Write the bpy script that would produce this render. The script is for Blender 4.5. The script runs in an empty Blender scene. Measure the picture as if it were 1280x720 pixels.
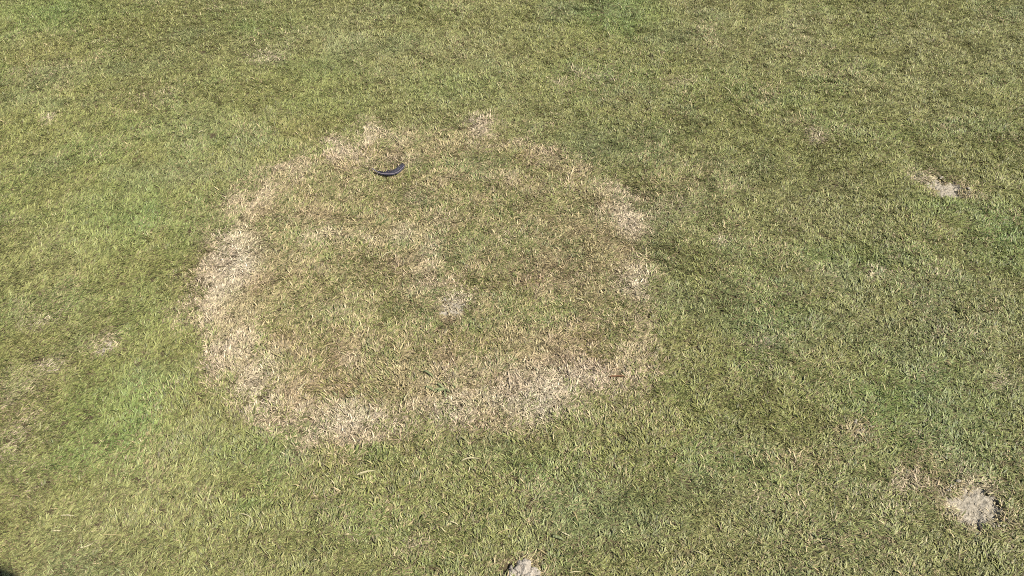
import bpy, bmesh, math, random
import numpy as np
from mathutils import Vector, Matrix, Euler
from mathutils import noise as mnoise

random.seed(7)
RNG = np.random.default_rng(11)
R = math.radians
scene = bpy.context.scene
COL = scene.collection

# ------------------------------------------------------------------ camera
CAM_H, PITCH, F = 1.55, R(45.0), 1040.0          # height (m), downward tilt, focal length in photo pixels (1280 wide)
cam_data = bpy.data.cameras.new("camera")
cam = bpy.data.objects.new("camera", cam_data)
COL.objects.link(cam)
cam.location = (0, 0, CAM_H)
cam.rotation_euler = (math.pi / 2 - PITCH, 0, 0)
cam_data.sensor_width = 36.0
cam_data.lens = 36.0 * F / 1280.0
cam_data.clip_start = 0.005
cam_data.clip_end = 2000
scene.camera = cam

SP, CP = math.sin(PITCH), math.cos(PITCH)


def ray(px, py):
    u, v = (px - 640) / F, (360 - py) / F
    return np.array([u, CP + v * SP, -SP + v * CP])


def ground(px, py, z=0.0):
    d = ray(px, py)
    t = (CAM_H - z) / -d[2]
    return d[0] * t, d[1] * t


def scale_at(px, py):
    """metres per photo pixel on the ground: across, and in depth"""
    x0, y0 = ground(px, py)
    x1, _ = ground(px + 1, py)
    _, y1 = ground(px, py - 1)
    return abs(x1 - x0), abs(y1 - y0)


# ------------------------------------------------------------------ light
SUN_DIR = -ray(-49, 712)                          # the camera's own shadow falls just outside the lower left corner
SUN_DIR = SUN_DIR / np.linalg.norm(SUN_DIR)
SUN_EL = math.asin(SUN_DIR[2])
SUN_AZ = math.atan2(SUN_DIR[0], SUN_DIR[1])
world = bpy.data.worlds.new("World")
scene.world = world
world.use_nodes = True
wn = world.node_tree
sky = wn.nodes.new("ShaderNodeTexSky")
sky.sky_type = 'NISHITA'
sky.sun_disc = False
sky.sun_elevation = SUN_EL
sky.sun_rotation = SUN_AZ
wn.links.new(sky.outputs[0], wn.nodes["Background"].inputs[0])
wn.nodes["Background"].inputs[1].default_value = 0.062
sun_data = bpy.data.lights.new("sun", 'SUN')
sun_data.energy = 4.9
sun_data.angle = R(0.53)
sun_data.color = (1.0, 0.955, 0.88)
sun = bpy.data.objects.new("sun", sun_data)
COL.objects.link(sun)
sun.location = Vector(SUN_DIR) * 20
sun.rotation_euler = Vector(SUN_DIR).to_track_quat('Z', 'Y').to_euler()

scene.view_settings.view_transform = 'Standard'
scene.view_settings.look = 'None'
scene.view_settings.gamma = 1.0
scene.view_settings.exposure = 0.96
scene.view_settings.use_curve_mapping = False
scene.render.engine = 'CYCLES'
scene.cycles.use_denoising = False
scene.cycles.max_bounces = 5
scene.cycles.diffuse_bounces = 3
scene.cycles.transmission_bounces = 3
scene.cycles.sample_clamp_indirect = 4.0
scene.cycles.pixel_filter_type = 'BLACKMAN_HARRIS'
scene.cycles.filter_width = 1.0


# ------------------------------------------------------------------ noise fields (metres)
class Field:
    def __init__(self, cell, seed):
        self.c = cell
        self.g = np.random.default_rng(seed).random((512, 512))

    def one(self, x, y):
        x = np.asarray(x, float) / self.c + 1000.3
        y = np.asarray(y, float) / self.c + 1000.7
        xi, yi = np.floor(x).astype(int), np.floor(y).astype(int)
        fx, fy = x - xi, y - yi
        fx, fy = fx * fx * (3 - 2 * fx), fy * fy * (3 - 2 * fy)
        g = self.g
        a, b = g[xi % 512, yi % 512], g[(xi + 1) % 512, yi % 512]
        c, d = g[xi % 512, (yi + 1) % 512], g[(xi + 1) % 512, (yi + 1) % 512]
        return (a * (1 - fx) + b * fx) * (1 - fy) + (c * (1 - fx) + d * fx) * fy

    def __call__(self, x, y, oct=3):
        x, y = np.asarray(x, float), np.asarray(y, float)
        t = np.zeros_like(x)
        amp, tot, k = 1.0, 0.0, 1.0
        for i in range(oct):
            ca, sa = math.cos(0.6 * i), math.sin(0.6 * i)
            t = t + amp * self.one((x * ca - y * sa) * k + 7.7 * i, (x * sa + y * ca) * k)
            tot += amp
            amp *= 0.55
            k *= 2.03
        return t / tot                            # 0..1, mean about 0.5


N_big, N_mid, N_small, N_clump = Field(0.55, 1), Field(0.16, 2), Field(0.05, 3), Field(0.024, 4)
N_wx, N_wy, N_red, N_pale, N_h = Field(0.11, 5), Field(0.11, 6), Field(0.07, 7), Field(0.09, 8), Field(0.45, 9)
N_lean, N_gap, N_blue = Field(0.5, 10), Field(0.0125, 12), Field(0.2, 13)


def smooth(e0, e1, x):
    t = np.clip((x - e0) / (e1 - e0), 0, 1)
    return t * t * (3 - 2 * t)


# bare, sandy scars in the turf: photo position, half-width, half-depth (px), turn (deg), depth of the dip (m)
SCARS = [
    (1217, 631, 35, 27, 45, 0.013),
    (1183, 235, 26, 11, 30, 0.012),
    (1077, 535, 12, 9, 10, 0.006),
    (564, 385, 16, 10, -15, 0.004),
    (127, 431, 14, 10, 0, 0.002),
    (652, 714, 21, 14, 0, 0.012),
]
SC = []
for (px, py, rx, ry, rot, dep) in SCARS:
    gx, gy = ground(px, py)
    sx, sy = scale_at(px, py)
    SC.append((gx, gy, rx * sx, ry * sy, R(-rot), dep))


def scar_d(x, y, s):
    """normalised distance to a scar's centre: 1 on its ragged edge"""
    gx, gy, rx, ry, rot, dep = s
    ca, sa = math.cos(rot), math.sin(rot)
    dx, dy = x - gx, y - gy
    u, v = dx * ca + dy * sa, -dx * sa + dy * ca
    d = np.sqrt((u / rx) ** 2 + (v / ry) ** 2)
    return d * (0.42 + 1.16 * N_clump(x, y, 2))


def height(x, y):
    x, y = np.asarray(x, float), np.asarray(y, float)
    near = np.exp(-((x / 6) ** 2 + ((y - 2) / 6) ** 2))
    h = 0.022 * (N_h(x, y, 2) - 0.5) + near * (0.008 * (N_mid(x, y, 2) - 0.5) + 0.006 * (N_small(x, y, 2) - 0.5))
    for s in SC:
        d = scar_d(x, y, s)
        h = h - s[5] * (1 - smooth(0.55, 1.15, d))
    return h


def hz(x, y):
    return float(height(np.array([x]), np.array([y]))[0])


# ------------------------------------------------------------------ the worn ring: band centre line in the photo, half-width (px), strength
RING = [(262, 345, 26, .95), (262, 395, 30, .80), (288, 440, 30, .75), (320, 482, 30, .80), (365, 512, 30, .75), (420, 532, 30, .80),
        (490, 533, 28, .70), (560, 520, 27, .70), (615, 505, 33, .75), (660, 500, 37, .95), (710, 472, 34, .72), (760, 462, 28, .55),
        (800, 455, 24, .45), (815, 420, 20, .30), (812, 380, 20, .50), (802, 345, 20, .52), (795, 310, 18, .55), (784, 280, 20, .92),
        (768, 245, 21, .85), (725, 208, 14, .60), (680, 187, 11, .45), (640, 173, 12, .40), (600, 157, 17, .90), (555, 166, 10, .28),
        (505, 165, 13, .45), (455, 163, 15, .70), (425, 183, 15, .70), (385, 203, 16, .55), (342, 226, 20, .72), (308, 260, 24, .70), (284, 300, 25, .92)]
# further dry, pale (P), reddish brown (B), fresh green (G) and dull blue-green (U) spots: px, py, half-width, half-depth, strength
BLOBS = [
    ('D', 300, 310, 26, 26, .45), ('D', 655, 503, 44, 36, .55), ('D', 610, 530, 40, 22, .35), ('D', 450, 535, 60, 26, .35), ('D', 270, 320, 20, 24, .35), ('P', 292, 330, 36, 44, .7), ('P', 330, 480, 30, 36, .45), ('P', 655, 500, 46, 34, .75),
    ('P', 440, 520, 34, 20, .55), ('P', 600, 157, 20, 14, .45), ('P', 450, 165, 34, 12, .3), ('P', 785, 280, 18, 22, .5), ('P', 790, 355, 30, 20, .35),
    ('P', 715, 475, 40, 20, .45), ('P', 560, 512, 34, 20, .4), ('P', 500, 300, 22, 14, .45), ('P', 840, 262, 18, 16, .4),
    ('D', 405, 455, 70, 50, .26), ('D', 500, 470, 70, 50, .22), ('D', 330, 380, 60, 70, .22), ('D', 640, 440, 90, 40, .18), ('D', 720, 330, 80, 60, .18), ('D', 560, 290, 120, 60, .12),
    ('D', 790, 500, 70, 40, .18), ('D', 960, 580, 90, 40, .10), ('D', 850, 220, 70, 40, .12), ('D', 20, 500, 50, 70, .2), ('D', 560, 600, 160, 40, .10), ('B', 420, 480, 80, 40, .3), ('B', 700, 440, 90, 40, .25),
    ('B', 680, 345, 36, 24, .7), ('B', 450, 435, 24, 14, .6), ('B', 600, 540, 60, 18, .6), ('B', 500, 552, 60, 14, .5), ('B', 600, 160, 22, 14, .5),
    ('B', 825, 450, 20, 24, .75), ('B', 765, 472, 24, 10, .8), ('B', 780, 285, 20, 18, .4), ('B', 690, 190, 20, 10, .6), ('B', 790, 510, 60, 40, .35),
    ('B', 540, 410, 60, 40, .3), ('B', 850, 240, 40, 24, .35), ('B', 770, 125, 50, 16, .4), ('B', 1000, 560, 60, 30, .4), ('B', 1140, 600, 28, 20, .6),
    ('B', 40, 500, 40, 60, .35), ('B', 80, 70, 60, 24, .3), ('B', 255, 330, 10, 30, .4), ('B', 330, 260, 26, 26, .25), ('B', 350, 160, 60, 14, .35),
    ('D', 1140, 600, 24, 20, .50), ('P', 1140, 605, 22, 16, .5), ('D', 1150, 580, 30, 16, .25), ('P', 1150, 222, 20, 9, .5), ('D', 1160, 222, 26, 10, .4),
    ('D', 1095, 340, 26, 12, .28), ('P', 1095, 340, 24, 10, .5), ('D', 1016, 170, 14, 12, .40), ('P', 1016, 170, 12, 10, .5), ('D', 955, 120, 18, 10, .35),
    ('P', 850, 105, 22, 8, .45), ('D', 850, 105, 24, 9, .3), ('P', 695, 103, 16, 7, .5), ('D', 700, 103, 18, 8, .35), ('P', 750, 100, 18, 7, .4), ('D', 990, 150, 10, 8, .35),
    ('P', 325, 72, 26, 11, .65), ('D', 325, 72, 28, 12, .30), ('P', 55, 152, 12, 8, .6), ('D', 55, 152, 14, 9, .3), ('P', 335, 140, 14, 7, .4),
    ('P', 35, 405, 26, 12, .7), ('D', 35, 405, 28, 12, .25), ('P', 55, 455, 24, 10, .7), ('D', 60, 455, 26, 11, .3), ('P', 20, 480, 24, 30, .4), ('P', 125, 432, 30, 20, .35), ('D', 125, 432, 30, 20, .18),
    ('D', 25, 530, 40, 40, .22), ('P', 15, 560, 40, 60, .35), ('D', 160, 120, 50, 20, .2), ('D', 60, 100, 60, 30, .15), ('D', 900, 300, 14, 8, .3), ('P', 900, 300, 12, 7, .5),
    ('P', 1265, 480, 20, 20, .5), ('D', 1265, 480, 22, 20, .3), ('P', 1262, 705, 24, 10, .5), ('P', 970, 433, 12, 8, .5), ('D', 1200, 300, 60, 20, .15),
    ('D', 520, 690, 24, 14, .3), ('P', 515, 682, 20, 12, .4), ('D', 400, 600, 26, 14, .2), ('D', 420, 615, 40, 14, .22), ('P', 300, 705, 16, 12, .4), ('D', 250, 630, 16, 8, .25),
    ('D', 1075, 535, 24, 16, .4), ('D', 1216, 626, 34, 34, .45), ('P', 1216, 626, 34, 34, .7), ('D', 1185, 234, 34, 14, .4), ('P', 564, 385, 22, 16, .7), ('D', 564, 385, 22, 16, .35), ('D', 652, 708, 28, 18, .3),
    ('G', 155, 265, 70, 50, .7), ('G', 130, 520, 80, 60, .65), ('G', 390, 88, 50, 20, .6), ('G', 560, 110, 70, 24, .6), ('G', 780, 18, 70, 26, .8), ('G', 330, 30, 70, 20, .5), ('G', 60, 15, 80, 20, .8),
    ('G', 1060, 320, 60, 26, .7), ('G', 1250, 300, 50, 50, .7), ('G', 1180, 260, 60, 14, .7), ('G', 1180, 500, 120, 70, .6), ('G', 850, 480, 30, 20, .35), ('G', 660, 580, 50, 18, .35), ('G', 960, 400, 60, 30, .4),
    ('G', 300, 570, 60, 30, .5), ('G', 310, 635, 30, 10, .7), ('G', 475, 575, 30, 14, .7), ('G', 190, 380, 40, 40, .35), ('G', 330, 540, 40, 20, .4), ('G', 225, 300, 24, 30, .3), ('G', 420, 130, 90, 20, .3),
    ('U', 760, 640, 90, 40, .8), ('U', 870, 610, 60, 30, .6), ('U', 640, 465, 36, 24, .7), ('U', 580, 325, 40, 30, .6), ('U', 540, 330, 30, 24, .4), ('U', 590, 570, 60, 20, .4), ('U', 350, 590, 40, 14, .4), ('U', 560, 490, 20, 8, .9),
    ('U', 760, 180, 70, 30, .6), ('U', 820, 380, 30, 24, .3), ('U', 500, 540, 30, 10, .3), ('U', 930, 560, 60, 40, .35), ('U', 240, 160, 60, 30, .4),
    ('Y', 470, 60, 120, 50, .6), ('Y', 600, 60, 90, 40, .5), ('Y', 1200, 60, 100, 50, .8), ('Y', 1010, 30, 60, 26, .5), ('Y', 230, 90, 90, 40, .5), ('Y', 60, 620, 120, 90, .2), ('Y', 60, 330, 80, 70, .5), ('Y', 250, 200, 60, 40, .4), ('Y', 400, 380, 50, 40, .6), ('Y', 1040, 240, 90, 50, .5), ('Y', 400, 660, 110, 50, .2),
]
RG = []
for (px, py, w, s) in RING:
    gx, gy = ground(px, py)
    sx, sy = scale_at(px, py)
    RG.append((gx, gy, w * math.sqrt(sx * sy), s))
RG.append(RG[0])


def ring_field(x, y):
    """strength of the worn band, and whether a point lies inside the ring"""
    wx = x + 0.11 * (N_wx(x, y, 3) - 0.5)
    wy = y + 0.12 * (N_wy(x, y, 3) - 0.5)
    best = np.full(x.shape, 9.0)
    st = np.zeros(x.shape)
    inside = np.zeros(x.shape, bool)
    for (a, b) in zip(RG[:-1], RG[1:]):
        ax, ay, aw, as_ = a
        bx, by, bw, bs = b
        ex, ey = bx - ax, by - ay
        t = np.clip(((wx - ax) * ex + (wy - ay) * ey) / (ex * ex + ey * ey), 0, 1)
        d = np.hypot(wx - ax - t * ex, wy - ay - t * ey) / (aw + (bw - aw) * t)
        m = d < best
        best = np.where(m, d, best)
        st = np.where(m, as_ + (bs - as_) * t, st)
        c = (ay > wy) != (by > wy)
        xi = (bx - ax) * (wy - ay) / ((by - ay) if by != ay else 1e-9) + ax
        inside ^= c & (wx < xi)
    brk = smooth(.34, .66, 0.55 * N_red(x + 4, y + 9, 3) + 0.45 * N_small(x + 2, y, 3))
    band = st * (1 - smooth(0.25, 1.9, best)) * (0.22 + 0.85 * brk)
    halo = (1 - smooth(0.8, 3.2, best))
    return band, halo, inside.astype(float), best


def paint(x, y):
    """what grows at a point: share of dead blades and the colours of living and dead blades"""
    band, halo, ins, dist = ring_field(x, y)
    k = {c: np.zeros(x.shape) for c in 'DPBGUY'}
    bwx = x + 0.06 * (N_wy(x, y, 3) - 0.5)
    bwy = y + 0.08 * (N_wx(x, y, 3) - 0.5)
    for (c, px, py, rx, ry, s) in BLOBS:
        gx, gy = ground(px, py)
        sx, sy = scale_at(px, py)
        d = np.sqrt(((bwx - gx) / (rx * sx)) ** 2 + ((bwy - gy) / (ry * sy)) ** 2)
        k[c] = np.maximum(k[c], s * (1 - smooth(0.25, 1.5, d)))
    nb, nm, ns, nc = N_big(x, y), N_mid(x, y), N_small(x, y, 2), N_clump(x, y, 2)
    dry = 0.05 + 0.32 * smooth(0.42, 0.85, nm * 0.6 + ns * 0.4) + 0.14 * (nc - 0.5) + 0.05 * smooth(.5, .75, nb)
    dry = dry + ins * (0.36 + 0.50 * (ns - 0.45) + 0.25 * (N_pale(x, y) - .5))
    dry = dry + halo * 0.05 + 0.78 * band * (0.55 + 0.9 * ns) + k['D'] * (0.6 + 0.8 * ns) * 1.1
    dry = dry - 0.22 * k['G'] - 0.08 * k['U'] + 0.10 * k['B']
    for s in SC:
        dry = dry + (0.55 if s[5] > .003 else .25) * (1 - smooth(0.8, 1.7, scar_d(x, y, s)))
    dry = np.clip(dry, 0.03, 0.97)
    # living blades
    base = np.array([.164, .175, .051])
    rich = np.array([.126, .176, .046])
    yell = np.array([.205, .208, .084])
    dull = np.array([.135, .165, .068])
    red = np.array([.190, .140, .055])

    def mix(c, t, w):
        w = np.clip(w, 0, 1)[:, None]
        return c * (1 - w) + t * w
    g = np.repeat(base[None], len(x), 0)
    g = mix(g, rich, 0.55 * smooth(.45, .8, nm) + 0.85 * k['G'])
    g = mix(g, yell, 0.42 * smooth(.45, .75, nb) * (1 - k['G']) + 0.45 * k['Y'])
    g = mix(g, dull, 0.5 * smooth(.55, .8, N_blue(x, y)) + 0.85 * k['U'])
    nr = N_red(x, y)
    g = mix(g, red, (0.10 + 0.25 * ins + 0.30 * halo * (0.4 + ins)) * smooth(.45, .75, nr) + 0.28 * k['B'])
    g = g * (0.86 + 0.28 * nc)[:, None]
    # dead blades
    straw = np.array([.295, .245, .125])
    bleach = np.array([.460, .395, .280])
    rust = np.array([.255, .175, .115])
    tan = np.array([.390, .305, .200])
    d = np.repeat(straw[None], len(x), 0)
    d = mix(d, tan, 0.6 * np.clip(band * 1.2, 0, 1) + 0.3 * smooth(.5, .8, N_pale(x, y)))
    d = mix(d, bleach, 0.9 * k['P'] + 0.20 * smooth(.55, .8, N_pale(x, y)) + 0.20 * band)
    d = mix(d, rust, 0.42 * k['B'] + (0.08 + 0.28 * ins) * smooth(.5, .78, nr))
    d = d * (0.85 + 0.3 * nc)[:, None]
    return dry, g, d, band, k


# ------------------------------------------------------------------ materials
def new_mat(name):
    m = bpy.data.materials.new(name)
    m.use_nodes = True
    nt = m.node_tree
    for n in list(nt.nodes):
        nt.nodes.remove(n)
    out = nt.nodes.new("ShaderNodeOutputMaterial")
    return m, nt, out


def N(nt, t, **kw):
    n = nt.nodes.new(t)
    for k, v in kw.items():
        setattr(n, k, v)
    return n


def math_node(nt, op, a, b=None, c=None, clamp=False):
    n = N(nt, "ShaderNodeMath", operation=op, use_clamp=clamp)
    for i, v in enumerate((a, b, c)):
        if v is None:
            continue
        if isinstance(v, (int, float)):
            n.inputs[i].default_value = v
        else:
            nt.links.new(v, n.inputs[i])
    return n.outputs[0]


def mix_col(nt, fac, a, b, mode='MIX'):
    n = N(nt, "ShaderNodeMix", data_type='RGBA', blend_type=mode)
    for sock, v in ((n.inputs[0], fac), (n.inputs[6], a), (n.inputs[7], b)):
        if isinstance(v, (int, float)):
            sock.default_value = v
        elif isinstance(v, tuple):
            sock.default_value = v + (1,) if len(v) == 3 else v
        else:
            nt.links.new(v, sock)
    return n.outputs[2]


def blade_material():
    m, nt, out = new_mat("grass_blades")
    at = lambda nm, ty: N(nt, "ShaderNodeAttribute", attribute_name=nm, attribute_type=ty)
    g, d, dry = at("green_colour", 'INSTANCER'), at("dead_colour", 'INSTANCER'), at("dry", 'INSTANCER')
    r1, r2, tip, thatch = at("pick", 'GEOMETRY'), at("shade", 'GEOMETRY'), at("along", 'GEOMETRY'), at("thatch", 'GEOMETRY')
    # a blade is dead when its own draw lies below the spot's share of dead blades; soft edge gives half-yellow ones
    diff = math_node(nt, 'SUBTRACT', dry.outputs['Fac'], r1.outputs['Fac'])
    dead = math_node(nt, 'MULTIPLY_ADD', diff, 4.5, 0.5, clamp=True)
    # the mown tip dries first
    tipdry = math_node(nt, 'MULTIPLY', math_node(nt, 'POWER', tip.outputs['Fac'], 3.0), 0.45)
    dead = math_node(nt, 'MAXIMUM', dead, tipdry)
    dead = math_node(nt, 'MAXIMUM', dead, thatch.outputs['Fac'])
    col = mix_col(nt, dead, g.outputs['Color'], d.outputs['Color'])
    val = math_node(nt, 'MULTIPLY_ADD', r2.outputs['Fac'], 1.15, 0.42)
    hsv = N(nt, "ShaderNodeHueSaturation")
    nt.links.new(col, hsv.inputs['Color'])
    nt.links.new(val, hsv.inputs['Value'])
    hue = math_node(nt, 'MULTIPLY_ADD', r1.outputs['Fac'], 0.03, 0.485)
    nt.links.new(hue, hsv.inputs['Hue'])
    # old thatch is browner than standing straw
    colour = mix_col(nt, math_node(nt, 'MULTIPLY', thatch.outputs['Fac'], 0.75), hsv.outputs[0], (.105, .080, .042))
    p = N(nt, "ShaderNodeBsdfPrincipled")
    nt.links.new(colour, p.inputs['Base Color'])
    p.inputs['Roughness'].default_value = 0.52
    p.inputs['Specular IOR Level'].default_value = 0.32
    tr = N(nt, "ShaderNodeBsdfTranslucent")
    nt.links.new(colour, tr.inputs['Color'])
    mx = N(nt, "ShaderNodeMixShader")
    mx.inputs[0].default_value = 0.14
    nt.links.new(p.outputs[0], mx.inputs[1])
    nt.links.new(tr.outputs[0], mx.inputs[2])
    nt.links.new(mx.outputs[0], out.inputs[0])
    return m


def ground_material():
    m, nt, out = new_mat("lawn_soil")
    geo = N(nt, "ShaderNodeNewGeometry")
    def noise(scale, det=4.0):
        n = N(nt, "ShaderNodeTexNoise")
        n.inputs['Scale'].default_value = scale
        n.inputs['Detail'].default_value = det
        n.inputs['Roughness'].default_value = 0.65
        nt.links.new(geo.outputs['Position'], n.inputs['Vector'])
        return n.outputs[0]
    def ramp(v, a, b):
        r = N(nt, "ShaderNodeMapRange")
        r.inputs[1].default_value, r.inputs[2].default_value = a, b
        nt.links.new(v, r.inputs[0])
        return r.outputs[0]
    n1, n2, n3 = noise(60), noise(420, 3), noise(2.2, 5)
    soil = mix_col(nt, ramp(n1, .35, .65), (.035, .028, .015), (.075, .060, .032))
    soil = mix_col(nt, ramp(n2, .45, .75), soil, (.12, .098, .053))
    # beyond the built blades the sheet itself stands for mown grass
    lawn = mix_col(nt, ramp(n3, .35, .65), (.085, .115, .028), (.150, .150, .045))
    lawn = mix_col(nt, math_node(nt, 'MULTIPLY', ramp(n2, .4, .7), .5), lawn, (.22, .19, .09))
    sep = N(nt, "ShaderNodeSeparateXYZ")
    nt.links.new(geo.outputs['Position'], sep.inputs[0])
    ax = math_node(nt, 'ABSOLUTE', sep.outputs[0])
    ay = math_node(nt, 'ABSOLUTE', math_node(nt, 'SUBTRACT', sep.outputs[1], 2.4))
    far = math_node(nt, 'MAXIMUM', ramp(ax, 4.0, 4.6), ramp(ay, 2.6, 3.2), clamp=True)
    col = mix_col(nt, far, soil, lawn)
    p = N(nt, "ShaderNodeBsdfPrincipled")
    p.inputs['Roughness'].default_value = 0.95
    p.inputs['Specular IOR Level'].default_value = 0.1
    nt.links.new(col, p.inputs['Base Color'])
    b = N(nt, "ShaderNodeBump")
    b.inputs['Strength'].default_value = 0.8
    b.inputs['Distance'].default_value = 0.004
    nt.links.new(n2, b.inputs['Height'])
    nt.links.new(b.outputs[0], p.inputs['Normal'])
    nt.links.new(p.outputs[0], out.inputs[0])
    return m


def grainy_material(name, c0, c1, c2, s1=140, s2=700, rough=0.92, bump=0.0012):
    m, nt, out = new_mat(name)
    geo = N(nt, "ShaderNodeNewGeometry")
    def noise(scale):
        n = N(nt, "ShaderNodeTexNoise")
        n.inputs['Scale'].default_value = scale
        n.inputs['Detail'].default_value = 4
        nt.links.new(geo.outputs['Position'], n.inputs['Vector'])
        r = N(nt, "ShaderNodeMapRange")
        r.inputs[1].default_value, r.inputs[2].default_value = .36, .66
        nt.links.new(n.outputs[0], r.inputs[0])
        return r.outputs[0]
    a, bb = noise(s1), noise(s2)
    col = mix_col(nt, a, c0, c1)
    col = mix_col(nt, math_node(nt, 'MULTIPLY', bb, .6), col, c2)
    p = N(nt, "ShaderNodeBsdfPrincipled")
    p.inputs['Roughness'].default_value = rough
    p.inputs['Specular IOR Level'].default_value = 0.2
    nt.links.new(col, p.inputs['Base Color'])
    b = N(nt, "ShaderNodeBump")
    b.inputs['Strength'].default_value = 0.7
    b.inputs['Distance'].default_value = bump
    nt.links.new(bb, b.inputs['Height'])
    nt.links.new(b.outputs[0], p.inputs['Normal'])
    nt.links.new(p.outputs[0], out.inputs[0])
    return m


M_BLADE = blade_material()
M_GROUND = ground_material()
M_SAND = grainy_material("dry_sandy_soil", (.27, .235, .175), (.41, .365, .285), (.16, .135, .095))
M_CLOD = grainy_material("dried_clod", (.29, .255, .205), (.42, .375, .305), (.17, .14, .105), 90, 500)
M_STRAW = grainy_material("dry_straw", (.27, .22, .10), (.33, .28, .14), (.20, .16, .07), 300, 1500, 0.6, 0.0003)
M_PALE = grainy_material("bleached_straw", (.34, .30, .17), (.40, .36, .22), (.27, .23, .12), 300, 1500, 0.6, 0.0003)
M_BROWN = grainy_material("rotten_brown_straw", (.11, .055, .025), (.18, .095, .045), (.08, .04, .02), 300, 1500, 0.6, 0.0003)
M_LEAF = grainy_material("broad_green_leaf", (.155, .170, .075), (.21, .22, .11), (.11, .125, .055), 200, 1300, 0.5, 0.0003)
M_VANE = grainy_material("dark_feather_vane", (.008, .008, .014), (.020, .020, .032), (.034, .031, .046), 250, 1600, 0.45, 0.0003)
M_QUILL = grainy_material("pale_quill", (.15, .13, .14), (.22, .19, .19), (.10, .085, .10), 200, 1500, 0.4, 0.0002)


# ------------------------------------------------------------------ object helpers
def link_mesh(name, me, mat, parent=None, smooth_shade=False):
    o = bpy.data.objects.new(name, me)
    COL.objects.link(o)
    if mat:
        me.materials.append(mat)
    if smooth_shade:
        me.polygons.foreach_set('use_smooth', [True] * len(me.polygons))
    if parent:
        o.parent = parent
    return o


def mesh_from(name, v, f):
    me = bpy.data.meshes.new(name)
    me.from_pydata([tuple(p) for p in v], [], f)
    me.update()
    return me


def tag(o, label, cat=None, group=None, kind=None):
    o["label"] = label
    if cat:
        o["category"] = cat
    if group:
        o["group"] = group
    if kind:
        o["kind"] = kind
    return o


def empty(name, loc, rz=0.0):
    o = bpy.data.objects.new(name, None)
    COL.objects.link(o)
    o.location = loc
    o.rotation_euler = (0, 0, rz)
    o.empty_display_size = 0.05
    return o


# ------------------------------------------------------------------ ground sheet, fine near the camera, running to the horizon
def axis(c0, c1, step, far):
    mid = list(np.arange(c0, c1 + 1e-6, step))
    out, s, x = [], step, c1
    while x < far:
        s *= 1.6
        x += s
        out.append(x)
    lo, s, x = [], step, c0
    while x > -far:
        s *= 1.6
        x -= s
        lo.append(x)
    return np.array(lo[::-1] + mid + out)


xs, ys = axis(-2.6, 2.6, 0.013, 400), axis(0.4, 3.9, 0.013, 400)
X, Y = np.meshgrid(xs, ys)
Z = height(X.ravel(), Y.ravel())
co = np.column_stack([X.ravel(), Y.ravel(), Z]).astype(np.float32)
nx, ny = len(xs), len(ys)
i = (np.arange(ny - 1)[:, None] * nx + np.arange(nx - 1)[None]).ravel()
quads = np.column_stack([i, i + 1, i + 1 + nx, i + nx]).astype(np.int32)
gm = bpy.data.meshes.new("ground")
gm.vertices.add(len(co))
gm.vertices.foreach_set('co', co.ravel())
gm.loops.add(quads.size)
gm.loops.foreach_set('vertex_index', quads.ravel())
gm.polygons.add(len(quads))
gm.polygons.foreach_set('loop_start', np.arange(0, quads.size, 4, dtype=np.int32))
gm.update(calc_edges=True)
go = link_mesh("ground", gm, M_GROUND, None, True)
tag(go, "brown soil and thatch under the mown lawn", kind="structure")


# ------------------------------------------------------------------ grass tufts (a small set of real tufts, planted by geometry nodes)
def tuft(idx, lean, n_blades, radius):
    rnd = random.Random(100 + idx)
    v, f, pick, shade, along, th = [], [], [], [], [], []

    def blade(bx, by, az, L, w, lean0, bend, thatch, z0=0.0, twist=0.0):
        p, sh = rnd.random(), rnd.random()
        n = len(v)
        x, y, z = bx, by, z0
        ang = lean0
        segs = 3
        seg = L / segs
        for s in range(segs + 1):
            t = s / segs
            ww = w * (1.0 if s < 2 else (0.8 if s == 2 else 0.0)) * 0.5
            sd = az + math.pi / 2 + twist * t
            cx, cy = math.cos(sd) * ww, math.sin(sd) * ww
            if s < segs:
                v.append((x - cx, y - cy, z))
                v.append((x + cx, y + cy, z + ww * 0.5))
                k = 2
            else:
                v.append((x, y, z))
                k = 1
            for _ in range(k):
                pick.append(p); shade.append(sh); along.append(t); th.append(thatch)
            x += math.cos(az) * math.sin(ang) * seg
            y += math.sin(az) * math.sin(ang) * seg
            z = max(z + math.cos(ang) * seg, 0.0003)
            ang += bend / segs
        f.append((n, n + 2, n + 3, n + 1))
        f.append((n + 2, n + 4, n + 5, n + 3))
        f.append((n + 4, n + 6, n + 5))

    for _ in range(n_blades):
        r, a = radius * math.sqrt(rnd.random()), rnd.random() * 2 * math.pi
        az = rnd.random() * 2 * math.pi if not lean else rnd.gauss(0, 0.55)
        L = rnd.uniform(.0075, .0175) if rnd.random() < .93 else rnd.uniform(.016, .022)
        lean0 = R(rnd.uniform(20, 78)) if not lean else R(rnd.uniform(40, 78))
        blade(r * math.cos(a), r * math.sin(a), az, L, rnd.uniform(.0012, .0025), lean0, R(rnd.uniform(5, 55)), 0.0, 0.0, rnd.uniform(-.9, .9))
    for _ in range(n_blades // 4):
        r, a = radius * math.sqrt(rnd.random()), rnd.random() * 2 * math.pi
        blade(r * math.cos(a), r * math.sin(a), rnd.random() * 2 * math.pi, rnd.uniform(.008, .018), rnd.uniform(.0009, .0016),
              R(rnd.uniform(70, 95)), R(rnd.uniform(-15, 20)), 1.0, rnd.uniform(.0004, .0022), rnd.uniform(-.6, .6))
    me = mesh_from("tuft_%02d" % idx, v, f)
    for nm, arr in (("pick", pick), ("shade", shade), ("along", along), ("thatch", th)):
        a = me.attributes.new(nm, 'FLOAT', 'POINT')
        a.data.foreach_set('value', arr)
    me.materials.append(M_BLADE)
    return bpy.data.objects.new("tuft_%02d" % idx, me)


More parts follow.
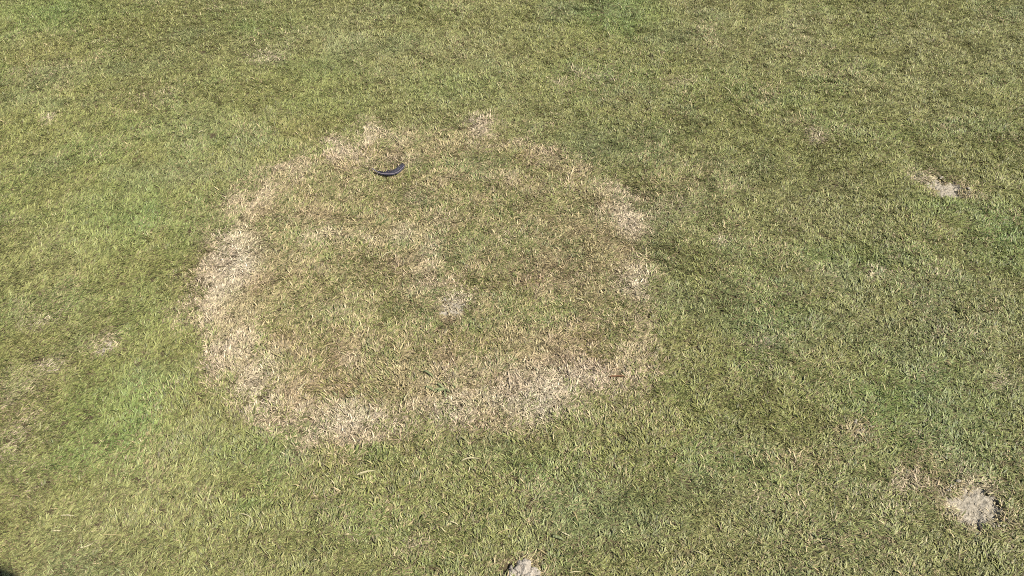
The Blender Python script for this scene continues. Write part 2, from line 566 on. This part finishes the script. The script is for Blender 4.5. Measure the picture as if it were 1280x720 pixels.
N_ISO, N_DIR = 14, 8
tufts = bpy.data.collections.new("grass_tufts")
for i in range(N_ISO + N_DIR):
    tufts.objects.link(tuft(i, i >= N_ISO, 19, 0.0085))


def jittered(x0, x1, y0, y1, step):
    gx, gy = np.meshgrid(np.arange(x0, x1, step), np.arange(y0, y1, step))
    gx = gx.ravel() + (RNG.random(gx.size) - .5) * step * 1.1
    gy = gy.ravel() + (RNG.random(gy.size) - .5) * step * 1.1
    return gx, gy


def in_frame(x, y, m):
    """inside the photographed patch of lawn, grown by m metres"""
    xl0, yb = ground(0, 720)
    xl1, yt = ground(0, 0)
    half = -xl0 + (y - yb) * (xl0 - xl1) / (yt - yb)
    return (np.abs(x) < half + m) & (y > yb - m) & (y < yt + m)


ax_, ay_ = jittered(-3.2, 3.2, 0.4, 4.4, 0.0088)
keep = in_frame(ax_, ay_, 0.25)
ax_, ay_ = ax_[keep], ay_[keep]
bx_, by_ = jittered(-4.6, 4.6, -0.8, 5.6, 0.019)
keep = ~in_frame(bx_, by_, 0.24)
bx_, by_ = bx_[keep], by_[keep]
PX, PY = np.concatenate([ax_, bx_]), np.concatenate([ay_, by_])
SCL = np.concatenate([np.ones(len(ax_)), np.full(len(bx_), 2.0)])
dry, gcol, dcol, band, kk = paint(PX, PY)
# turf thins out in the scars and a little in the worn band
thin = 0.30 * np.clip(band, 0, 1) * N_small(PX, PY, 2)
inscar = np.zeros(len(PX))
for s in SC:
    d = scar_d(PX, PY, s)
    full = 0.93 if s[5] > 0.008 else (0.6 if s[5] > .003 else .25)
    inscar = np.maximum(inscar, full * (1 - smooth(0.75, 1.1, d)))
gaps = 0.62 * smooth(.62, .85, N_gap(PX + 3.1, PY, 1))
alive = RNG.random(len(PX)) > np.maximum(np.maximum(thin, inscar), gaps)
PX, PY, SCL, dry, gcol, dcol, band, inscar = [a[alive] for a in (PX, PY, SCL, dry, gcol, dcol, band, inscar)]
n = len(PX)
PZ = height(PX, PY) - 0.0008
hs = (0.34 + 0.40 * N_clump(PX - 5, PY + 2, 1) + 0.50 * N_gap(PX + 1, PY - 2, 1)) * (0.62 + .76 * RNG.random(n)) * (1 - 0.22 * np.clip(band, 0, 1))
wide = SCL * (0.85 + 0.4 * RNG.random(n))
# lie of the grass: mostly random, combed to the right in the left foreground
lean_here = np.clip(0.48 + 0.6 * (1 - smooth(-1.35, -0.15, PX)) * (1 - smooth(1.0, 3.2, PY)) - .2 * band, 0, 1)
is_dir = RNG.random(n) < lean_here
az = np.where(is_dir, R(25) + (N_lean(PX, PY, 2) - .5) * 3.2 + (N_small(PX + 7, PY, 1) - .5) * (1.2 + 3.6 * smooth(-1.0, -.1, PX)) + RNG.normal(0, .35, n), RNG.random(n) * 2 * np.pi)
variant = np.where(is_dir, N_ISO + RNG.integers(0, N_DIR, n), RNG.integers(0, N_ISO, n)).astype(np.int32)
tilt = RNG.normal(0, 0.10, (n, 2))
rotv = np.column_stack([tilt[:, 0], tilt[:, 1], az])
sclv = np.column_stack([wide, wide, hs * SCL])

pm = bpy.data.meshes.new("grass")
pm.vertices.add(n)
pm.vertices.foreach_set('co', np.column_stack([PX, PY, PZ]).astype(np.float32).ravel())
for nm, ty, arr, key in (("rot", 'FLOAT_VECTOR', rotv, 'vector'), ("scl", 'FLOAT_VECTOR', sclv, 'vector'), ("green_colour", 'FLOAT_VECTOR', gcol, 'vector'),
                         ("dead_colour", 'FLOAT_VECTOR', dcol, 'vector'), ("dry", 'FLOAT', dry, 'value'), ("variant", 'INT', variant, 'value')):
    a = pm.attributes.new(nm, ty, 'POINT')
    a.data.foreach_set(key, np.ascontiguousarray(arr, dtype=np.int32 if ty == 'INT' else np.float32).ravel())
pm.update()
grass = link_mesh("grass", pm, M_BLADE)
tag(grass, "short mown lawn grass, green mixed with straw coloured blades around a worn ring", "grass", kind="stuff")
ng = bpy.data.node_groups.new("plant_tufts", 'GeometryNodeTree')
ng.interface.new_socket("Geometry", in_out='INPUT', socket_type='NodeSocketGeometry')
ng.interface.new_socket("Geometry", in_out='OUTPUT', socket_type='NodeSocketGeometry')
gi, gout = ng.nodes.new("NodeGroupInput"), ng.nodes.new("NodeGroupOutput")
ci = ng.nodes.new("GeometryNodeCollectionInfo")
ci.inputs['Collection'].default_value = tufts
ci.inputs['Separate Children'].default_value = True
ci.inputs['Reset Children'].default_value = True
iop = ng.nodes.new("GeometryNodeInstanceOnPoints")
iop.inputs['Pick Instance'].default_value = True


def named(nm, ty):
    a = ng.nodes.new("GeometryNodeInputNamedAttribute")
    a.data_type = ty
    a.inputs['Name'].default_value = nm
    return a.outputs['Attribute']


m2p = ng.nodes.new("GeometryNodeMeshToPoints")
ng.links.new(gi.outputs[0], m2p.inputs['Mesh'])
ng.links.new(m2p.outputs[0], iop.inputs['Points'])
ng.links.new(ci.outputs[0], iop.inputs['Instance'])
ng.links.new(named("variant", 'INT'), iop.inputs['Instance Index'])
ng.links.new(named("rot", 'FLOAT_VECTOR'), iop.inputs['Rotation'])
ng.links.new(named("scl", 'FLOAT_VECTOR'), iop.inputs['Scale'])
ng.links.new(iop.outputs[0], gout.inputs[0])
md = grass.modifiers.new("plant_tufts", 'NODES')
md.node_group = ng
print("tufts planted:", n)


# ------------------------------------------------------------------ bare scars of pale dry soil, each a crumbled bed with loose crumbs
def lump(bm, c, r, seed, sub=1, squash=0.7):
    ret = bmesh.ops.create_icosphere(bm, subdivisions=sub, radius=1.0)
    rr = random.Random(seed)
    off = Vector((rr.random() * 50, rr.random() * 50, rr.random() * 50))
    rot = Euler((rr.random() * 6, rr.random() * 6, rr.random() * 6)).to_matrix()
    sc = Vector((rr.uniform(.75, 1.25), rr.uniform(.75, 1.25), squash * rr.uniform(.8, 1.2)))
    for p in ret['verts']:
        q = p.co.copy()
        k = 1 + 0.45 * mnoise.noise(q * 1.6 + off) + 0.22 * mnoise.noise(q * 4.1 + off)
        q = rot @ (q * k)
        p.co = Vector((q.x * sc.x, q.y * sc.y, q.z * sc.z)) * r + Vector(c)


def soil_scar(s, label, seed, mat, n_crumb, bed_h, crumb_r, name="bare_soil_patch"):
    gx, gy, rx, ry, rot, dep = s
    root = empty(name, (gx, gy, hz(gx, gy)))
    z0 = hz(gx, gy)
    st = 0.0022
    ext = max(rx, ry) * 1.7
    k = int(ext / st)
    U = np.arange(-k, k + 1) * st
    GX, GY = np.meshgrid(U + gx, U + gy)
    d = scar_d(GX.ravel(), GY.ravel(), s)
    fine = Field(0.007, seed)(GX.ravel(), GY.ravel(), 3)
    coarse = Field(0.018, seed + 1)(GX.ravel(), GY.ravel(), 2)
    zz = height(GX.ravel(), GY.ravel()) + bed_h * (1 - smooth(.5, 1.08, d)) * (.35 + 1.1 * coarse) + 0.006 * (fine - .45) * (1 - smooth(.8, 1.2, d)) - 0.002 * smooth(.95, 1.2, d)
    ins = d < 1.18
    side = 2 * k + 1
    idx = -np.ones(side * side, int)
    v, f = [], []
    for j in np.nonzero(ins)[0]:
        idx[j] = len(v)
        v.append((GX.ravel()[j] - gx, GY.ravel()[j] - gy, zz[j] - z0))
    for b in range(side - 1):
        for a in range(side - 1):
            q = [idx[b * side + a], idx[b * side + a + 1], idx[(b + 1) * side + a + 1], idx[(b + 1) * side + a]]
            if min(q) >= 0:
                f.append(tuple(int(t) for t in q))
    link_mesh("soil_bed", mesh_from("soil_bed", v, f), mat, root, False)
    bm = bmesh.new()
    rr = random.Random(seed)
    for c in range(n_crumb):
        a, q = rr.random() * 6.283, math.sqrt(rr.random()) * 1.1
        u, w = math.cos(a) * q * rx, math.sin(a) * q * ry
        x, y = u * math.cos(rot) - w * math.sin(rot), u * math.sin(rot) + w * math.cos(rot)
        r = crumb_r * rr.choice((.35, .45, .55, .7, 1.0)) * rr.uniform(.7, 1.2)
        dd = float(scar_d(np.array([gx + x]), np.array([gy + y]), s)[0])
        zc = hz(gx + x, gy + y) + bed_h * max(0, 1 - dd) * .8 + r * .35 + (0.004 if dd > 1.05 else 0)
        lump(bm, (x, y, zc - z0), r, seed * 1000 + c)
    me = bpy.data.meshes.new("crumbs")
    bm.to_mesh(me)
    bm.free()
    co_ = link_mesh("crumbs", me, mat, root)
    co_["kind"] = "stuff"
    tag(root, label, "soil", "bare soil scars in the lawn")
    return root


soil_scar(SC[0], "large pale sandy scar with crumbs, beside dry tan grass, dark shaded rim", 31, M_SAND, 150, .005, .0042)
soil_scar(SC[1], "elongated slanting pale soil scar alone in green grass, far from the worn ring", 32, M_SAND, 110, .004, .0042)
soil_scar(SC[2], "small pale soil speck in green grass, between large sandy scar and worn ring", 33, M_SAND, 26, .003, .0034)
soil_scar(SC[3], "greyish bare soil spot in the middle of the worn ring", 34, M_SAND, 50, .002, .0034)
soil_scar(SC[4], "faint pale bare spot in green grass outside the ring's most bleached side", 35, M_SAND, 34, .001, .0026)

# dried clod in its hole at the near edge
gx, gy, rx, ry, rot, dep = SC[5]
clod = empty("dried_clod", (gx, gy, hz(gx, gy)))
for j, (dx, dy, r) in enumerate(((.004, .004, .019), (.022, -.004, .014), (-.012, -.010, .013), (.010, -.016, .015), (.030, .010, .008), (-.016, .006, .008))):
    bm = bmesh.new()
    lump(bm, (dx, dy, r * .55), r, 700 + j, 3, .75)
    me = bpy.data.meshes.new("lump")
    bm.to_mesh(me)
    bm.free()
    link_mesh("lump", me, M_CLOD, clod, False)
tag(clod, "pale grey cracked clod of dried soil sitting in a dark hole in the lawn", "clod")


# ------------------------------------------------------------------ single leaves and straws one can pick out
def strap(name, pts, width, mat, parent=None, fold=0.25, tip0=0.35, tip1=0.05):
    """a thin folded blade along a polyline: v-section with thickness"""
    v, f = [], []
    m = len(pts)
    for a in range(m):
        p = Vector(pts[a])
        t = (Vector(pts[min(a + 1, m - 1)]) - Vector(pts[max(a - 1, 0)])).normalized()
        sd = t.cross(Vector((0, 0, 1)))
        sd = sd.normalized() if sd.length > 1e-5 else Vector((1, 0, 0))
        up = sd.cross(t).normalized()
        q = a / (m - 1)
        w = width * .5 * min(1, tip0 + q * 5) * min(1, tip1 + (1 - q) * 2.6)
        th = 0.00018
        for (s, u) in ((-1, fold), (0, 0), (1, fold)):
            v.append(p + sd * (w * s) + up * (w * u + th))
        for (s, u) in ((-1, fold), (0, 0), (1, fold)):
            v.append(p + sd * (w * s) + up * (w * u - th))
    for a in range(m - 1):
        b, c = a * 6, a * 6 + 6
        f += [(b, b + 1, c + 1, c), (b + 1, b + 2, c + 2, c + 1), (b + 4, b + 3, c + 3, c + 4), (b + 5, b + 4, c + 4, c + 5),
              (b + 3, b, c, c + 3), (b + 2, b + 5, c + 5, c + 2)]
    f += [(1, 0, 3, 4), (2, 1, 4, 5)]
    e = (m - 1) * 6
    f += [(e, e + 1, e + 4, e + 3), (e + 1, e + 2, e + 5, e + 4)]
    return mesh_from(name, v, f)


def lying(px0, py0, px1, py1, bow, lift=0.0085, seg=9, seed=0):
    """ground points of a stem seen between two photo positions, resting on the grass tips"""
    rr = random.Random(seed)
    x0, y0 = ground(px0, py0, lift)
    x1, y1 = ground(px1, py1, lift)
    nx_, ny_ = -(y1 - y0), x1 - x0
    out = []
    for a in range(seg + 1):
        t = a / seg
        b = bow * 4 * t * (1 - t)
        x, y = x0 + (x1 - x0) * t + nx_ * b, y0 + (y1 - y0) * t + ny_ * b
        out.append((x, y, hz(x, y) + lift * (.75 + .3 * math.sin(2.5 * t + .4)) + rr.uniform(-.0006, .0006)))
    return out


def straw(name, px0, py0, px1, py1, bow, w, mat, label, group=None, seed=0, cat="straw"):
    pts = lying(px0, py0, px1, py1, bow, seed=seed)
    o0 = Vector((pts[0][0], pts[0][1], hz(pts[0][0], pts[0][1])))
    me = strap(name, [Vector(p) - o0 for p in pts], w, mat)
    o = link_mesh(name, me, mat)
    o.location = o0
    tag(o, label, cat, group)
    return o


straw("dead_stem", 761, 471.5, 785, 471, .03, .0042, M_BROWN, "reddish brown dead stem lying on the worn ring's bleached grass", None, 1, "stem")
straw("straw", 478, 323, 494, 317, .22, .0030, M_PALE, "pale curved straw lying inside the ring behind the grey bare spot", None, 2)
straw("straw", 340, 442, 358, 449, -.05, .0030, M_STRAW, "dark edged straw lying across the bleached side of the ring", None, 3)
straw("straw", 446, 594, 470, 589, .06, .0042, M_PALE, "broad pale straw in green grass just outside the near rim of the ring", None, 4)
straw("straw", 577, 576, 600, 575, .12, .0034, M_PALE, "thin pale straw beside the near rim of the ring", None, 5)
STRAW_LABEL = {8: ("loose straw in green grass between the ring's near rim and the dark hand shadow", None),
               11: ("loose straw between the dried clod and the large sandy scar", None),
               17: ("tiny straw in olive grass just outside the ring on the feather's side", None),
               18: ("tiny straw beside a faint pale patch in green grass well behind the feather", None),
               19: ("loose straw inside the ring near its pinkish brown patch", None),
               20: ("tiny straw in green grass beyond the ring, away from the feather", None),
               21: ("loose straw in rich green grass between the two largest sandy scars", None)}
for j in (0, 1, 2, 3, 9, 10):
    STRAW_LABEL[j] = ("loose straw lying in green grass close around the dried clod", "loose straws around the clod")
for j in (4, 5, 6, 7):
    STRAW_LABEL[j] = ("loose straw lying in pale grass near the dark hand shadow", "loose straws near the hand shadow")
for j in (12, 13, 14, 15, 16):
    STRAW_LABEL[j] = ("loose straw lying on the bleached near rim of the ring", "loose straws on the ring's near rim")
for j, (a, b, c, d, bow) in enumerate([(672, 686, 684, 694, .02), (562, 653, 574, 658, .05), (702, 665, 714, 671, -.05), (622, 668, 640, 662, .1), (100, 685, 117, 678, -.15), (75, 644, 94, 645, .05),
                                       (128, 668, 152, 668, -.04), (64, 663, 77, 663, .02), (300, 642, 316, 650, .1), (717, 640, 722, 652, .05), (712, 716, 728, 715, .05), (870, 688, 884, 695, .03),
                                       (402, 437, 418, 430, .12), (372, 489, 386, 476, .05), (412, 511, 420, 516, .06), (530, 556, 536, 548, .1), (505, 500, 512, 490, .05), (248, 166, 256, 164, .2),
                                       (310, 48, 322, 46, .05), (720, 372, 731, 376, .1), (905, 108, 914, 118, .1), (1180, 452, 1190, 458, .12), (1150, 672, 1240, 672, .0)]):
    if c - a > 40:
        continue
    lb, grp = STRAW_LABEL[j]
    straw("straw", a, b, c, d, bow, random.uniform(.0022, .0034), M_PALE if j % 3 else M_STRAW, lb, grp, 20 + j)

# broad-leaved green weed near the near side of the ring and two strap leaves
wx_, wy_ = ground(556, 489)
weed = empty("broad_leaf_weed", (wx_, wy_, hz(wx_, wy_)))
rr = random.Random(5)
for j in range(5):
    a = 2.4 + j * .8 + rr.uniform(-.2, .2)
    L = rr.uniform(.016, .030)
    pts = [(math.cos(a) * L * t, math.sin(a) * L * t, .004 + .007 * math.sin(t * 2.4)) for t in (0, .2, .4, .6, .8, 1)]
    link_mesh("leaf", strap("leaf", pts, rr.uniform(.0036, .0052), M_LEAF), M_LEAF, weed)
tag(weed, "small blue-green broad leaved weed inside the near rim of the ring", "weed")
for j, (a, b, c, d, lb) in enumerate([(532, 483, 546, 491, "pale green strap leaf pointing at the broad leaved weed"), (530, 463, 543, 473, "pale green strap leaf lying inside the ring behind the broad leaved weed"),
                                      (691, 670, 706, 676, "pale green strap leaf in blue-green grass behind the dried clod")]):
    straw("strap_leaf", a, b, c, d, .04, .0052, M_LEAF, lb, None, 60 + j, "leaf")


# ------------------------------------------------------------------ feather
def tube(pts, radii, seg=7):
    v, f = [], []
    m = len(pts)
    for a in range(m):
        t = (pts[min(a + 1, m - 1)] - pts[max(a - 1, 0)]).normalized()
        sd = t.cross(Vector((0, 0, 1))).normalized()
        up = sd.cross(t)
        for s in range(seg):
            q = 2 * math.pi * s / seg
            v.append(pts[a] + (sd * math.cos(q) + up * math.sin(q)) * radii[a])
    for a in range(m - 1):
        for s in range(seg):
            f.append((a * seg + s, a * seg + (s + 1) % seg, (a + 1) * seg + (s + 1) % seg, (a + 1) * seg + s))
    f.append(tuple(range(seg))[::-1])
    f.append(tuple((m - 1) * seg + s for s in range(seg)))
    return v, f


def catmull(P, n):
    out = []
    P = [P[0] * 2 - P[1]] + P + [P[-1] * 2 - P[-2]]
    for a in range(1, len(P) - 2):
        for b in range(n):
            t = b / n
            out.append(0.5 * ((2 * P[a]) + (P[a + 1] - P[a - 1]) * t + (2 * P[a - 1] - 5 * P[a] + 4 * P[a + 1] - P[a + 2]) * t * t
                              + (3 * P[a] - P[a - 1] - 3 * P[a + 1] + P[a + 2]) * t ** 3))
    out.append(P[-2])
    return out


def make_feather():
    key = [(466, 212.8, .012), (471, 216.0, .013), (477, 218.2, .014), (484, 218.9, .014), (491, 218.6, .015), (497, 216.8, .016), (502, 213.2, .018), (505.5, 208.8, .020)]
    P = []
    for (px, py, z) in key:
        x, y = ground(px, py, z)
        P.append(Vector((x, y, z + hz(x, y))))
    o0 = Vector((P[0].x, P[0].y, hz(P[0].x, P[0].y)))
    root = empty("feather", o0)
    C = catmull([p - o0 for p in P], 8)
    m = len(C)
    v, f = tube(C, [0.0019 * (1 - .6 * a / (m - 1)) for a in range(m)])
    link_mesh("quill", mesh_from("quill", v, f), M_QUILL, root, True)
    rr = random.Random(9)
    for side, wmax, curl in ((1, .0135, .7), (-1, .0055, -.35)):
        v, f = [], []
        n = 64
        for b in range(n):
            q = .10 + .90 * b / (n - 1)
            a = q * (m - 1)
            i0 = min(int(a), m - 2)
            p = C[i0].lerp(C[i0 + 1], a - i0)
            t = (C[i0 + 1] - C[i0]).normalized()
            sd = Vector((0, 0, 1)).cross(t).normalized() * side
            up = Vector((0, 0, 1))
            w = wmax * (0.28 + .72 * min(1, (q - .10) * 3.2)) * (1 - .55 * max(0, (q - .75) / .25) ** 2) * rr.uniform(.82, 1.08)
            if rr.random() < .10:
                w *= .6
            sweep = t * (w * .75)
            hw = t * (.00105 if rr.random() > .08 else .0006)
            base = len(v)
            for s in range(4):
                z = s / 3
                c = p + sd * (w * z * (1 - .25 * abs(curl) * z)) + sweep * z ** 1.3 + up * (w * curl * z * z)
                taper = 1 if s < 3 else .45
                v.append(c - hw * taper)
                v.append(c + hw * taper)
            for s in range(3):
                g = base + 2 * s
                f.append((g, g + 1, g + 3, g + 2))
        o = link_mesh("vane", mesh_from("vane", v, f), M_VANE, root)
        sm = o.modifiers.new("thickness", 'SOLIDIFY')
        sm.thickness = .0002
    tag(root, "small dark blue-black feather with pale quill curled on the grass inside the ring", "feather")
    return root


make_feather()


# ------------------------------------------------------------------ whoever takes the picture: stands behind the camera; only the edge of the hand's and phone's shadow reaches the lawn in view
M_COAT = grainy_material("navy_jacket_cloth", (.020, .028, .055), (.035, .045, .08), (.015, .02, .04), 60, 900)


def make_person():
    J = {}
    pts, rad, edges = [], [], []

    def add(nm, co_, r, parent=None):
        J[nm] = len(pts)
        pts.append(co_)
        rad.append(r)
        if parent:
            edges.append((J[parent], J[nm]))
    add('pelvis', (0, -.46, .95), .15)
    add('waist', (0, -.46, 1.10), .135, 'pelvis')
    add('chest', (0, -.46, 1.28), .155, 'waist')
    add('neck0', (0, -.46, 1.44), .065, 'chest')
    add('neck1', (0, -.43, 1.52), .055, 'neck0')
    add('skull', (0, -.395, 1.60), .085, 'neck1')
    add('crown', (0, -.37, 1.68), .075, 'skull')
    for s in (-1, 1):
        k = 'l' if s < 0 else 'r'
        add(k + 'sh', (s * .19, -.46, 1.40), .07, 'chest')
        add(k + 'el', (s * .25, -.28, 1.20), .048, k + 'sh')
        add(k + 'wr', (s * .115, -.055, 1.475), .030, k + 'el')
        add(k + 'palm', (s * .092, -.025, 1.515), .030, k + 'wr')
        for fi, (dz, L) in enumerate(((.030, .040), (.014, .045), (-.002, .042), (-.016, .034))):
            add('%sf%da' % (k, fi), (s * .084, -.004 + .002 * fi, 1.535 + dz), .009, k + 'palm')
            add('%sf%db' % (k, fi), (s * (.084 - L), .004 - .022, 1.545 + dz), .008, '%sf%da' % (k, fi))
        add(k + 'th', (s * .060, -.052, 1.525), .010, k + 'palm')
        add(k + 'hip', (s * .095, -.46, .88), .095, 'pelvis')
        add(k + 'kn', (s * .11, -.45, .50), .062, k + 'hip')
        add(k + 'an', (s * .12, -.47, .09), .042, k + 'kn')
        add(k + 'toe', (s * .135, -.32, .045), .040, k + 'an')
    me = bpy.data.meshes.new("body")
    me.from_pydata(pts, edges, [])
    me.update()
    root = empty("person", (0, 0, 0))
    b = link_mesh("body", me, M_COAT, root)
    md_ = b.modifiers.new("skin", 'SKIN')
    for a, r in enumerate(rad):
        me.skin_vertices[0].data[a].radius = (r, r)
        me.skin_vertices[0].data[a].use_root = (a == 0)
    b.modifiers.new("smooth", 'SUBSURF').levels = 1
    tag(root, "person in dark jacket standing on the lawn taking the picture with both hands raised", "person")
    ph = empty("mobile_phone", (0, -.012, CAM_H))
    ph.rotation_euler = (math.pi / 2 - PITCH, 0, 0)
    bm = bmesh.new()
    bmesh.ops.create_cube(bm, size=1)
    bmesh.ops.scale(bm, vec=(.150, .074, .008), verts=bm.verts)
    bmesh.ops.bevel(bm, geom=bm.edges[:], offset=.003, segments=2, affect='EDGES')
    me2 = bpy.data.meshes.new("phone_body")
    bm.to_mesh(me2)
    bm.free()
    link_mesh("phone_body", me2, M_COAT, ph)
    tag(ph, "black mobile phone held sideways in the person's raised hands", "phone")


make_person()
